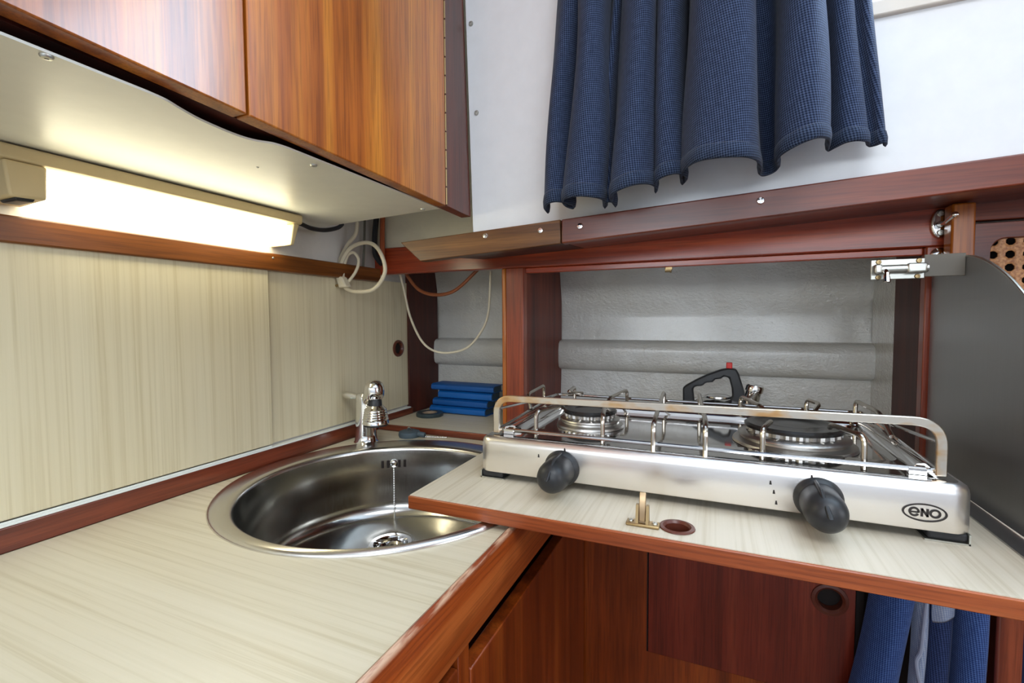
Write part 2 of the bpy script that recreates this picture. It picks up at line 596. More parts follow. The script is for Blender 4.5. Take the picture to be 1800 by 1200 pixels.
# bare white board of the cabin side under the wall cabinet; warm lamp light put into its colour
o = struct(MB().box(XL, -1.45, 3.52, 3.56, .44, ZC).box(-1.50, -1.45, 3.04, 3.52, .64, ZC).build('wall_back_upper', plain('lamp_tinted_white_board', lin(236, 228, 204), 0.5, bmp=(38.0, 0.4, 0.003))))
screw('screw', (-2.62, 3.515, .575), (0, -1, 0), .018, hole_black, o)
# white cabin-side lining, leaning slightly inboard, with the window
def yl(z): return 2.98 - .054 * (z - .72)
def lean(x0, x1, z0, z1, d0, d1):
    return [(x0, yl(z0) + d0, z0), (x1, yl(z0) + d0, z0), (x1, yl(z0) + d1, z0), (x0, yl(z0) + d1, z0),
            (x0, yl(z1) + d0, z1), (x1, yl(z1) + d0, z1), (x1, yl(z1) + d1, z1), (x0, yl(z1) + d1, z1)]
wx0, wx1, wz0, wz1 = -.55, 4.6, 1.52, 3.4
m = MB()
xa, xb = -1.572, XR
za, zb_ = .6707 + .0496 * xa - .06, .6707 + .0496 * xb - .06
m.hexa([(xa, yl(za), za), (xb, yl(zb_), zb_), (xb, yl(zb_) + .05, zb_), (xa, yl(za) + .05, za),
        (xa, yl(wz0), wz0), (xb, yl(wz0), wz0), (xb, yl(wz0) + .05, wz0), (xa, yl(wz0) + .05, wz0)])
m.hexa(lean(-1.572, XR, wz1, 3.6, 0, .05))
m.hexa(lean(-1.572, wx0, wz0, wz1, 0, .05)).hexa(lean(wx1, XR, wz0, wz1, 0, .05))
liner = struct(m.build('wall_back_lining', white_liner))
for z, x in ((1.981, -1.535), (1.404, -1.515)):
    screw('screw', (x, yl(z) - .002, z), (0, -1, 0), .017, zinc, liner)
win = struct(MB().hexa(lean(wx0, wx1, wz0, wz1, .06, .075)).build('window_1', window_glass))
m = MB()
fr = .07
m.hexa(lean(wx0 - .02, wx1 + .02, wz0 - .045, wz0 + .028, -.03, .06)).hexa(lean(wx0 - .02, wx1 + .02, wz1 - fr, wz1 + .02, -.03, .06))
m.hexa(lean(wx0 - .02, wx0 + fr, wz0 + .028, wz1 - fr, -.03, .06)).hexa(lean(wx1 - fr, wx1 + .02, wz0 + .028, wz1 - fr, -.03, .06))
m.build('window_frame', beige_frame, win, bevel=.008)

struct(MB().box(XL, -1.44, 3.56, 4.7, .66, 1.12).box(-1.44, XR, 3.04, 5.1, 1.06, 1.12).build('locker_light_block', white_paint))  # unseen planks added to keep window light from leaking into the locker

# ------------------------------------------------------------------ left bulkhead: sliding panels, rails
def sliding_panel(x, y0, y1, z0, z1, label):
    t = thing('sliding_panel', (x, (y0 + y1) / 2, z0), label, 'sliding panel', 'cream sliding panels on the left bulkhead')
    return t
ta = sliding_panel(-2.83, -1.2, 2.335, -.86, .36, 'wide cream wood-grain sliding panel left of the thin dark seam')
MB().box(-2.838, -2.812, -1.2, 2.335, -.862, .36).build('panel', lam_z, ta, bevel=.004)
tb = sliding_panel(-2.85, 2.3, 3.96, -.86, .36, 'narrow cream wood-grain sliding panel behind the tap with a round brown finger hole')
c = (3.805, -.283)
inner = circ(c, .062, 40)
outer = []
for (y, z) in inner:     # push every point out to the panel outline
    dy, dz = y - c[0], z - c[1]
    k = min((3.96 - c[0]) / dy if dy > 1e-6 else (2.3 - c[0]) / dy if dy < -1e-6 else 1e9,
            (.36 - c[1]) / dz if dz > 1e-6 else (-.862 - c[1]) / dz if dz < -1e-6 else 1e9)
    outer.append((c[0] + dy * k, c[1] + dz * k))
def snap(outl, x0, x1, z0, z1):
    o2 = list(outl)
    for X, Z in ((x0, z0), (x0, z1), (x1, z0), (x1, z1)):
        i = min(range(len(o2)), key=lambda q: (o2[q][0] - X) ** 2 + (o2[q][1] - Z) ** 2)
        o2[i] = (X, Z)
    return o2
outer = snap(outer, 2.3, 3.96, -.862, .36)
MB().ring_prism(outer, inner, 'x', -2.858, -2.843).build('panel', lam_z, tb, smooth=False)
m = MB()
m.lathe([(.062, -.012), (.082, .0), (.080, .012), (.062, .016), (.052, .004), (.050, -.012)], (-2.843, c[0], c[1]), 32, (1, 0, 0), cap=False)
fg = m.build('finger_ring', brown_plastic, tb)
MB().lathe([(.06, 0), (.06, .004)], (-2.857, c[0], c[1]), 24, (1, 0, 0)).build('ring_floor', hole_black, fg)

o = struct(MB().box(XL, -2.79, -1.2, 3.50, .338, .457).build('trim_1', wood_br_y, bevel=.008))
screw('screw', (-2.789, 2.36, .425), (1, 0, 0), .008, zinc, o)
struct(MB().box(XL, -2.80, -1.2, 3.44, -1.0, -.888).box(XL, -2.80, 3.44, 3.98, -.95, -.888).build('baseboard_left', wood_red_y, bevel=.006))
tag(MB().box(-2.855, -2.802, -1.2, 3.95, -.888, -.877).box(-2.809, -2.803, -1.2, 2.32, -.877, -.865).build('panel_track', white_pvc, bevel=.002),
    'thin white plastic track lying along the wooden skirting under the cream panels', 'track')
MB  # dark inboard face of the locker end, beyond the narrow panel
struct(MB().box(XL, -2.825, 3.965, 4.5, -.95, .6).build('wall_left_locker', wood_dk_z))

# ------------------------------------------------------------------ wall cabinet
wc = thing('wall_cabinet', (-2.2, 1.0, .72), 'reddish wooden wall cabinet with two flush doors above the strip light', 'wall cabinet')
MB().box(XL + .01, -1.68, -1.2, 2.62, .765, 3.58).build('carcass', wood_dk_z, wc)
def zb(y): return .778 - .0214 * y
def door(y0, y1):
    return MB().hexa([(-1.66, y0, zb(y0)), (-1.585, y0, zb(y0)), (-1.585, y1, zb(y1)), (-1.66, y1, zb(y1)),
                      (-1.66, y0, 3.55), (-1.585, y0, 3.55), (-1.585, y1, 3.55), (-1.66, y1, 3.55)])
door(-1.2, 1.247).build('door', wood_door, wc, bevel=.006)
door(1.259, 2.643).build('door', wood_door, wc, bevel=.006)
ys0, ys1 = 2.655, 2.968
MB().hexa([(-1.66, ys0, zb(ys0)), (-1.585, ys0, zb(ys0)), (-1.585, yl(.72) - .004, zb(ys1)), (-1.66, yl(.72) - .004, zb(ys1)),
           (-1.66, ys0, 3.55), (-1.585, ys0, 3.55), (-1.585, yl(3.55) - .004, 3.55), (-1.66, yl(3.55) - .004, 3.55)]).build('stile', wood_red_z, wc, bevel=.004)
m = MB()
z = .73
while z < 3.5:
    m.tube([(-1.584, 2.649, z), (-1.584, 2.649, min(3.5, z + .105))], .0055, 8)
    z += .115
m.build('piano_hinge', brass, wc)
# white soffit board with its cut-out along the front edge
edge = spline([(-1.665, .96, 0), (-1.672, 1.02, 0), (-1.695, 1.08, 0), (-1.722, 1.17, 0), (-1.735, 1.30, 0), (-1.722, 1.38, 0), (-1.680, 1.44, 0), (-1.668, 1.50, 0)], 5)
outl = [(XL + .005, -1.2), (-1.665, -1.2)] + [(p.x, p.y) for p in edge] + [(-1.665, 2.70), (XL + .005, 2.85)]
sf = MB().prism(outl, 'z', .722, .730).build('soffit_panel', white_soffit, wc)
lab(sf, 'white underside board')
for x, y in ((-1.683, .72), (-1.73, 1.70), (-1.772, 2.66), (-2.0, 1.62)):
    screw('screw', (x, y, .721), (0, 0, -1), .016 if x > -1.9 else .006, zinc, sf)

# strip light
lt = thing('strip_light', (-2.72, 1.7, .50), 'lit cream fluorescent strip light under the wall cabinet', 'strip light')
m = MB()
pr = [(XL + .005, .652), (-2.632, .652), (-2.616, .660), (-2.612, .708), (-2.620, .716), (XL + .005, .716)]
m.prism(pr, 'y', .955, 2.458)
m.build('housing', cream_plastic, lt, bevel=.006)
m = MB()
m.hexa([(XL + .01, .985, .505), (-2.63, .985, .508), (-2.63, 1.104, .514), (XL + .01, 1.104, .505),
        (XL + .01, .965, .652), (-2.617, .965, .652), (-2.617, 1.104, .652), (XL + .01, 1.104, .652)])
eb = m.build('end_block', cream_plastic, lt, bevel=.010)
MB().hexa([(-2.75, 1.005, .494), (-2.65, 1.01, .496), (-2.65, 1.066, .500), (-2.75, 1.06, .496),
           (-2.76, 1.0, .506), (-2.64, 1.004, .510), (-2.64, 1.07, .513), (-2.76, 1.066, .508)]).build('switch', black_plastic, eb, bevel=.004)
MB().box(XL + .02, -2.655, 1.108, 2.392, .505, .650).build('diffuser', lamp_glow, lt, bevel=.03, seg=4)
MB().hexa([(XL + .01, 2.395, .505), (-2.66, 2.395, .508), (-2.66, 2.42, .512), (XL + .01, 2.42, .508),
           (XL + .01, 2.395, .652), (-2.625, 2.395, .652), (-2.625, 2.44, .652), (XL + .01, 2.44, .652)]).build('end_cap', cream_plastic, lt, bevel=.006)

# ------------------------------------------------------------------ trim boards under the lining
def bt(x): return .6707 + .0496 * x
def bb(x): return .5245 + .0543 * x
def board(x0t, x0b, x1):
    y0, y1 = 2.905, 2.985
    pts = [(x0b, bb(x0b)), (x1, bb(x1)), (x1, bt(x1)), (x0t, bt(x0t))]
    return MB().prism(pts, 'y', y0, y1)
tl = thing('trim_board', (-1.5, 2.95, .45), 'short brown trim board with a slanted left end and two screws', 'trim board', 'wooden trim boards below the white lining')
board(-2.135, -1.965, -.908).build('board', wood_br_x, tl, bevel=.006)
for x, z in ((-1.435, .560), (-1.04, .566)): screw('screw', (x, 2.904, z), (0, -1, 0), .020, chrome, tl)
MB().hexa([(-1.75, 2.985, bb(-1.75) + .012), (-.908, 2.985, bb(-.908) + .012), (-.908, 3.5, .523), (-1.75, 3.5, .488),
           (-1.75, 2.985, bt(-1.75) - .03), (-.908, 2.985, bt(-.908) - .03), (-.908, 3.5, .62), (-1.75, 3.5, .59)]).build('backing', wood_dk_z, tl)
tr = thing('trim_board', (1.5, 2.95, .45), 'long reddish trim board running right under the curtain and white lining', 'trim board', 'wooden trim boards below the white lining')
board(-.902, -.902, 5.0).build('board', wood_red_x, tr, bevel=.008)
for x, z in ((-.78, .572), (.217, .628)): screw('screw', (x, 2.904, z), (0, -1, 0), .020, chrome, tr)
MB().hexa([(-.902, 2.985, bb(-.902) + .012), (5.0, 2.985, bb(5.0) + .012), (5.0, 3.5, .80), (-.902, 3.5, .523),
           (-.902, 2.985, bt(-.902) - .03), (5.0, 2.985, bt(5.0) - .03), (5.0, 3.5, .9), (-.902, 3.5, .62)]).build('backing', wood_red_x, tr)

# ------------------------------------------------------------------ locker frame
lk = thing('stove_locker', (-.1, 3.55, -.95), 'reddish wooden locker frame around the opening behind the stove', 'locker frame')
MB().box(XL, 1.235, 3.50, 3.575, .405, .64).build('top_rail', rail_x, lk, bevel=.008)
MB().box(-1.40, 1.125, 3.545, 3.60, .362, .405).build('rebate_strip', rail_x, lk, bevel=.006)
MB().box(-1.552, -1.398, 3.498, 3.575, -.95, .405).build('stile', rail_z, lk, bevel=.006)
MB().box(-1.590, -1.553, 3.50, 3.56, -.95, .405).build('edge_bead', wood_or_z, lk, bevel=.010)
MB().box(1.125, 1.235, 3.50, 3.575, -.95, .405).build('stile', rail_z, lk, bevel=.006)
MB().box(-1.45, -1.402, 3.575, 4.53, -.95, .6).build('side_panel', wood('locker_side', 'z', lin(86, 36, 24), lin(128, 56, 38), lin(150, 74, 52), rough=.5, coat=0.0, across=30), lk)
MB().box(1.125, 1.165, 3.575, 4.0, -.95, .6).build('side_panel', wood_dk_z, lk)
lab(MB().box(1.135, 1.165, 4.0, 4.53, -.95, .6).build('end_panel', hull_paint, lk), 'white painted end panel')
MB().box(-1.402, 1.125, 3.46, 4.53, -.98, -.95).build('locker_floor', lam_y, lk)
tag(MB().lathe([(.018, -.02), (.018, .012), (.022, .014), (.022, .024), (.010, .026)], (-.315, 3.585, .345), 14, (1, 0, 0)).box(-.33, -.285, 3.56, 3.6, .345, .366).build('brass_catch', brass),
    'small brass catch under the wooden rail above the locker opening', 'catch')
# turn fastener on the corner of the frame
tf = thing('turn_fastener', (1.18, 3.49, .45), 'oval chrome turn fastener on the upper right corner of the locker frame', 'fastener')
el = [(1.178 + .043 * math.cos(a * PI / 16), .532 + .082 * math.sin(a * PI / 16)) for a in range(32)]
MB().prism(el, 'y', 3.476, 3.499).build('plate', chrome, tf, bevel=.010, seg=3)
m = MB()
m.tube(spline([(1.178, 3.47, .525), (1.176, 3.42, .522), (1.180, 3.37, .535), (1.186, 3.335, .548)], 4), [.020, .018, .016, .014, .013, .012, .012, .012, .013, .014, .015, .016, .017][:13], 10)
m.sphere((1.187, 3.33, .550), .018, 8)
m.build('lever', chrome, tf)
for z in (.588, .478): screw('screw', (1.178, 3.476, z), (0, -1, 0), .018, zinc, tf)
tag(MB().lathe([(.042, 0), (.040, .008), (.024, .018), (.012, .018), (.012, .010), (.001, .010)], (1.182, 3.499, .355), 24, (0, -1, 0)).build('cup_washer_screw', chrome),
    'round chrome screw washer below the oval turn fastener', 'screw')

# bookshelf niche
sh = thing('shelf', (-2.2, 4.0, -1.0), 'cream shelf with a wooden front edge holding the blue books', 'shelf')
MB().box(-2.80, -1.455, 3.458, 4.52, -.985, -.95).build('shelf_board', lam_x, sh)
MB().box(-2.80, -1.405, 3.44, 3.457, -1.0, -.946).build('edge_strip', wood_red_x, sh, bevel=.005)
def book(x0, x1, yf, z0, z1, rz, mat, label):
    cx = (x0 + x1) / 2
    t = thing('book', (cx, yf, z0), label, 'book', 'blue books stacked in the niche')
    h = z1 - z0
    def rot(m):
        ca, sa = math.cos(rz), math.sin(rz)
        m.v = [(cx + (x - cx) * ca - (y - yf) * sa, yf + (x - cx) * sa + (y - yf) * ca, z) for x, y, z in m.v]
        return m
    # cover wraps a rounded spine: U-shaped section in (y, z)
    d = .22
    th = h * .09
    out = [(yf + d, z0), (yf + .03, z0), (yf + .005, z0 + h * .2), (yf, z0 + h * .5), (yf + .005, z0 + h * .8), (yf + .03, z1), (yf + d, z1)]
    inn = [(yf + d, z1 - th), (yf + .03, z1 - th), (yf + .018, z0 + h * .5), (yf + .03, z0 + th), (yf + d, z0 + th)]
    rot(MB().prism(out + inn, 'x', x0, x1)).build('cover', mat, t)
    rot(MB().box(x0 + .015, x1 - .015, yf + .032, yf + d - .012, z0 + th, z1 - th)).build('pages', paper, t)
    return t
book(-2.66, -2.03, 4.06, -.9495, -.876, -.02, book_blue, 'bottom blue book of the stack, lying on the cream shelf')
book(-2.63, -2.01, 4.07, -.875, -.800, -.02, book_blue_b, 'blue book lying second from the bottom of the stack')
book(-2.565, -1.96, 4.07, -.799, -.718, -.02, book_blue, 'blue book lying second from the top, set back to the right')
book(-2.64, -1.935, 4.06, -.717, -.650, -.02, book_blue_b, 'topmost blue book of the stack in the niche')
rl = thing('tape_roll', (-2.57, 3.97, -.95), 'flat dark tape roll lying in front of the blue books', 'tape roll')
MB().lathe([(.075, 0), (.128, 0), (.132, .006), (.132, .030), (.126, .036), (.075, .036), (.075, 0)], (-2.57, 3.93, -.95), 36, cap=False).build('tape', teal, rl)
lab(MB().lathe([(.066, .002), (.074, .002), (.074, .034), (.066, .034), (.066, .002)], (-2.57, 3.93, -.95), 32, cap=False).build('core', plain('cardboard', lin(150, 130, 110), .7), rl), 'pale inner core')

# ------------------------------------------------------------------ worktop and sink
SX, SY = -1.845, 2.35
def push(c, inner, x0, x1, y0, y1):
    out = []
    for (x, y) in inner:
        dx, dy = x - c[0], y - c[1]
        k = min((x1 - c[0]) / dx if dx > 1e-6 else (x0 - c[0]) / dx if dx < -1e-6 else 1e9,
                (y1 - c[1]) / dy if dy > 1e-6 else (y0 - c[1]) / dy if dy < -1e-6 else 1e9)
        out.append((c[0] + dx * k, c[1] + dy * k))
    return snap(out, x0, x1, y0, y1)
wt = thing('worktop', (-1.85, 1.2, -1.1), 'cream wood-grain worktop with a worn wooden front lip around the round sink', 'worktop')
inn = circ((SX, SY), .930, 96)
MB().ring_prism(push((SX, SY), inn, -2.80, -.888, -.6, 3.44), inn, 'z', -1.09, -1.0).build('laminate_top', lam_x, wt, smooth=False)
m = MB()
pr = [(-.888, -1.0), (-.884, -.984), (-.874, -.978), (-.864, -.984), (-.856, -.998), (-.856, -1.245), (-.862, -1.258), (-.93, -1.258), (-.93, -1.09), (-.888, -1.09)]
m.prism(pr, 'y', -.6, 3.36)
lab(m.build('front_lip', wood_or_y, wt, angle=60), 'orange-brown lip, its top edge worn pale')

sk = thing('sink', (SX, SY, -1.47), 'round stainless steel sink set into the cream worktop', 'sink')
OC = (SX + .058, SY - .086)      # centre of the inner edge
def ringv(cx, cy, r, z, n=96): return [(cx + r * math.cos(2 * PI * i / n), cy + r * math.sin(2 * PI * i / n), z) for i in range(n)]
def loft(rings):
    m = MB()
    n = len(rings[0])
    vs = [p for r in rings for p in r]
    fs = [(i * n + k, i * n + (k + 1) % n, (i + 1) * n + (k + 1) % n, (i + 1) * n + k) for i in range(len(rings) - 1) for k in range(n)]
    return m.add(vs, fs)
def mid(t): return (SX * (1 - t) + OC[0] * t, SY * (1 - t) + OC[1] * t)
m = loft([ringv(SX, SY, .950, -1.000), ringv(SX, SY, .950, -.993), ringv(SX, SY, .944, -.986), ringv(*mid(.08), .932, -.980), ringv(*mid(.25), .905, -.977),
          ringv(*mid(.8), .842, -.974), ringv(*OC, .818, -.974), ringv(*OC, .806, -.980), ringv(*OC, .799, -.990), ringv(*OC, .797, -1.0)])
m.build('rim', steel_rim, sk, angle=60)
DR = (-2.00, 2.56)
def cen(t): return (OC[0] * (1 - t) + DR[0] * t, OC[1] * (1 - t) + DR[1] * t)
rr_ = [(.797, -1.0, 0), (.793, -1.03, 0), (.786, -1.14, 0), (.776, -1.28, .02), (.764, -1.38, .04), (.742, -1.44, .06), (.70, -1.475, .10), (.63, -1.495, .2), (.45, -1.506, .5), (.25, -1.513, 1), (.15, -1.515, 1), (.142, -1.521, 1)]
m = loft([ringv(*cen(t), r, z) for r, z, t in rr_])
m.build('bowl', steel_sink, sk, angle=60)
m = MB()
m.lathe([(.148, -.004), (.140, .006), (.115, .004), (.106, -.010), (.100, -.034), (.05, -.042), (.004, -.042)], (DR[0], DR[1], -1.515), 40, cap=False)
dr = m.build('drain', steel_pol, sk)
m = MB()
for k in range(6):
    a = k * PI / 3
    m.lathe([(.013, 0), (.013, .003)], (DR[0] + .047 * math.cos(a), DR[1] + .047 * math.sin(a), -1.555), 12)
m.build('drain_holes', hole_black, dr)
ang0 = math.radians(124.5)
def wallpt(a, z, off=.004):
    t = (-1.03 - z) / (.25)
    r = .793 - .017 * t - off
    return (OC[0] + r * math.cos(a), OC[1] + r * math.sin(a), z)
for k in (-2, -1, 1, 2):
    m = MB()
    a = ang0 - k * .052
    hw = .0125
    p = [wallpt(a - hw, -1.125, .003), wallpt(a + hw, -1.125, .003), wallpt(a + hw, -1.07, .003), wallpt(a - hw, -1.07, .003)]
    q = [wallpt(a - hw, -1.125, -.02), wallpt(a + hw, -1.125, -.02), wallpt(a + hw, -1.07, -.02), wallpt(a - hw, -1.07, -.02)]
    m.hexa(p + q)
    m.build('overflow_slot', hole_black, sk)
pc = wallpt(ang0, -1.095, .01)
MB().lathe([(.030, -.012), (.030, .004), (.022, .014), (.008, .018)], pc, 20, (-math.cos(ang0), -math.sin(ang0), 0)).build('overflow_screw', chrome, sk)
m = MB()
z = -1.12
while z > -1.45:
    m.sphere(wallpt(ang0, z, .014 + .03 * max(0, (-1.28 - z) / .17)), .0075, 5)
    z -= .0175
lab(m.build('bead_chain', chrome, sk), 'hanging bead chain')

# rubber plug lying behind the sink
pg = thing('sink_plug', (-2.37, 3.33, -1.0), 'grey rubber sink plug with bead chain lying behind the sink', 'plug')
m = MB()
m.lathe([(.085, 0), (.092, .02), (.088, .045), (.06, .055), (.03, .055)], (-2.385, 3.33, -1.0), 26)
m.tube(spline([(-2.33, 3.335, -.975), (-2.28, 3.34, -.972), (-2.24, 3.345, -.978)], 4), .022, 8)
m.build('plug_body', plug_rubber, pg)
MB().tube(fillet([(-2.41, 3.33, -.95), (-2.39, 3.33, -.915), (-2.36, 3.33, -.945)], .02), .006, 8).build('pull_ring', chrome, pg)
m = MB()
for i in range(13): m.sphere((-2.232 + .0145 * i, 3.347 + .0035 * i, -.992), .008, 5)
m.build('chain', chrome, pg)

# tap
tp = thing('tap', (-2.6, 3.04, -1.0), 'chrome tap with a ribbed spray head beside the cream panel', 'tap')
m = MB()
m.lathe([(.098, 0), (.098, .012), (.090, .022), (.084, .07), (.080, .20), (.078, .36), (.076, .385), (.060, .405), (.02, .41)], (-2.60, 3.04, -1.0), 36)
m.build('column', chrome, tp)
m = MB()
m.tube(spline([(-2.59, 3.03, -.70), (-2.54, 3.0, -.62), (-2.48, 2.96, -.575), (-2.43, 2.93, -.545)], 5), .045, 14)
m.build('spout', chrome, tp)
MB().lathe([(.064, -.075), (.074, -.055), (.077, -.02), (.074, .015), (.062, .045), (.034, .064), (.004, .068)], (-2.412, 2.92, -.535), 28).build('spout_head', chrome, tp)
sp = MB().lathe([(.04, .0), (.05, -.02), (.052, -.06), (.048, -.062)], (-2.405, 2.92, -.605), 24).build('swivel_neck', black_plastic, tp)
pr = [(.056, 0), (.066, -.012), (.076, -.022)]
for i in range(5):
    z = -.026 - i * .018
    r = .080 + i * .0035
    pr += [(r, z), (r + .004, z - .004), (r + .004, z - .010), (r, z - .014)]
pr += [(.098, -.122), (.100, -.140), (.092, -.146), (.02, -.146)]
sh_ = MB().lathe(pr, (-2.402, 2.92, -.662), 32).build('spray_head', chrome, tp)
MB().lathe([(.094, -.144), (.092, -.156), (.02, -.158)], (-2.402, 2.92, -.662), 28).build('spray_face', black_rubber, sh_)
MB().lathe([(.022, 0), (.024, .05), (.030, .07), (.034, .10), (.030, .14), (.014, .165), (.004, .168)], (-2.655, 3.04, -.63), 18, (-1, -.05, .06)).build('lever', chrome, tp)

# ------------------------------------------------------------------ base cabinets
bc = thing('sink_cabinet', (-1.8, 1.2, ZF), 'reddish wooden cabinet with a slotted door under the cream worktop', 'cabinet')
MB().box(-2.80, -.93, -.6, 3.36, ZF, -1.64).build('carcass', wood_dk_z, bc)
MB().box(-.928, -.868, 1.498, 1.582, ZF, -1.262).build('stile', wood_base_z, bc, bevel=.004)
MB().box(-.928, -.864, 1.590, 3.345, -4.9, -1.378).build('door', wood_base_z, bc, bevel=.006)
MB().box(-.928, -.864, -.5, 1.488, -2.0, -1.305).build('drawer_front', wood_base_z, bc, bevel=.006)
MB().box(-.928, -.864, -.5, 1.488, -4.9, -2.02).build('door', wood_base_z, bc, bevel=.006)

bl = thing('lower_cabinet', (0, 3.6, ZF), 'dark red wooden base cabinet with a finger-hole hatch under the stove board', 'cabinet')
m = MB()
m.box(-.92, -.412, 3.38, 3.44, ZF, -.985).box(-.412, .809, 3.38, 3.44, ZF, -2.375)
m.build('front_panel', wood_base_z, bl)
c = (.674, -1.737)
inn = circ(c, .078, 44)
ht = MB().ring_prism(push(c, inn, -.404, .805, -2.368, -.985), inn, 'y', 3.372, 3.43).build('hatch', wood('hatch_board', 'z', lin(86, 28, 14), lin(116, 40, 24), lin(136, 56, 34)), bl, smooth=False)
MB().lathe([(.078, -.03), (.100, .0), (.098, .008), (.080, .012), (.066, .0), (.064, -.05)], (c[0], 3.372, c[1]), 36, (0, -1, 0), cap=False).build('finger_ring', brown_plastic, ht)
MB().lathe([(.08, 0), (.08, .01)], (c[0], 3.44, c[1]), 24, (0, -1, 0)).build('ring_floor', hole_black, ht)
MB().tube([(-.412, 3.379, -2.37), (-.412, 3.379, -.99)], .004, 6).build('edge_gap', hole_black, ht)
MB().box(.812, .85, 3.385, 4.14, ZF, -.985).build('recess_side_shade', hole_black, bl)  # side of the recess, its shade painted on in near-black
MB().box(.85, XR, 4.15, 4.2, ZF, -.985).build('recess_back_shade', hole_black, bl)  # recess back, likewise coloured near-black as shade
MB().box(1.405, 1.515, 3.26, 3.36, ZF, -.975).build('post', wood_red_z, bl, bevel=.012)

# ------------------------------------------------------------------ drop-front board carrying the stove
BX0, BX1, BY0, BY1, BZ = -1.432, 1.30, 1.982, 3.47, -.90
db = thing('stove_board', (0, 2.7, -.97), 'lowered cream board with a reddish wooden front edge under the stove', 'board')
c = (-.137, 2.11)
inn = circ(c, .058, 44)
MB().ring_prism(push(c, inn, BX0 + .004, BX1, BY0 + .008, BY1), inn, 'z', -.908, BZ).build('laminate_top', lam_y, db, smooth=False)
MB().ring_prism(push(c, inn, BX0, BX1, BY0 + .012, BY1), inn, 'z', -.968, -.908).build('board_core', wood_or_x, db, smooth=False)
MB().box(BX0, BX1, BY0 - .004, BY0 + .011, -.969, -.903).build('front_edge', wood_or_x, db, bevel=.004)
fr_ = MB().lathe([(.058, -.01), (.074, .002), (.072, .006), (.058, .008), (.050, -.002), (.048, -.045)], (c[0], c[1], BZ), 36, cap=False).build('finger_ring', brown_plastic, db)
MB().lathe([(.058, 0), (.058, .004)], (c[0], c[1], -.962), 24).build('ring_floor', hole_black, fr_)
lc = thing('cupboard_latch', (-.275, 2.07, -.90), 'small upright brass latch standing on the cream board beside the finger hole', 'latch')
MB().box(-.345, -.205, 2.05, 2.105, -.899, -.886).build('base_plate', brass, lc, bevel=.004)
m = MB()
for x in (-.305, -.262): m.prism([(2.055, -.886), (2.10, -.886), (2.09, -.81), (2.07, -.81)], 'x', x, x + .012)
m.build('bracket', brass, lc)
MB().prism([(2.066, -.88), (2.09, -.88), (2.086, -.80), (2.098, -.765), (2.085, -.755), (2.066, -.79)], 'x', -.291, -.264).build('tongue', metal('bright_brass', (.55, .40, .24, 1), .4), lc, bevel=.003)
for x in (-.326, -.226): screw('screw', (x, 2.078, -.886), (0, 0, 1), .012, zinc, lc)

# ------------------------------------------------------------------ stove
st = thing('gas_stove', (-.14, 2.9, -.9), 'two-burner stainless steel gas stove standing on the cream lowered board', 'stove')
X0, X1, Y0, Y1 = -1.222, .945, 2.362, 3.62
TZ = -.662
# body shell: rounded rectangle in plan, top edge rolled
def plan(d, r): return rrect(X0 + d, X1 - d, Y0 + d, Y1 - d, r, 6)
rings = []
for d, z in ((.004, -.857), (0, -.85), (0, -.705), (.003, -.688), (.010, -.674), (.022, -.665), (.036, TZ)):
    rings.append([(x, y, z) for x, y in plan(d, max(.02, .07 - d))])
m = loft(rings)
m.build('body', steel_brush_x, st, angle=60)
# top: flat front deck, then the pressed tray
TRX0, TRX1, TRY0, TRY1 = -1.02, .79, 2.66, 3.45
o_ = plan(.036, .034)
i_ = rrect(TRX0, TRX1, TRY0, TRY1, .06, 6)
m = MB()
n = len(o_)
vs = [(x, y, TZ) for x, y in o_] + [(x, y, TZ) for x, y in i_] + [(x * .985 - .002, y * .985 + .045, TZ - .02) for x, y in i_]
fs = [(i, (i + 1) % n, n + (i + 1) % n, n + i) for i in range(n)] + [(n + i, n + (i + 1) % n, 2 * n + (i + 1) % n, 2 * n + i) for i in range(n)]
fs.append(tuple(range(2 * n, 3 * n)))
m.add(vs, fs)
m.build('top_tray', steel_pol, st, angle=25)
m = MB()
for a, b in ((-1.155, -1.03), (.80, .905)):
    mid = (a + b) / 2
    m.prism([(a, TZ), (a + .015, TZ + .022), (mid, TZ + .03), (b - .015, TZ + .022), (b, TZ)], 'y', 2.56, 3.56)
m.prism([(3.46, TZ), (3.475, TZ + .022), (3.52, TZ + .03), (3.565, TZ + .022), (3.58, TZ)], 'x', -1.15, .90)
m.build('ridges', steel_pol, st, angle=50)
# feet
for x, y in ((-1.145, 2.40), (.865, 2.40), (-1.145, 3.35), (.865, 3.35)):
    s_ = 1 if x > 0 else -1
    fb = MB().box(x - .065, x + .065, y - .02, y + .08, -.893, -.856).build('foot', black_rubber, st, bevel=.012, seg=3)
    xo = x + s_ * .069
    MB().box(min(xo, x - s_ * .075), max(xo, x - s_ * .075), y - .028, y + .09, -.899, -.893).box(min(xo, xo - s_ * .006), max(xo, xo - s_ * .006), y - .028, y + .05, -.899, -.856).build('foot_bracket', zinc, fb)
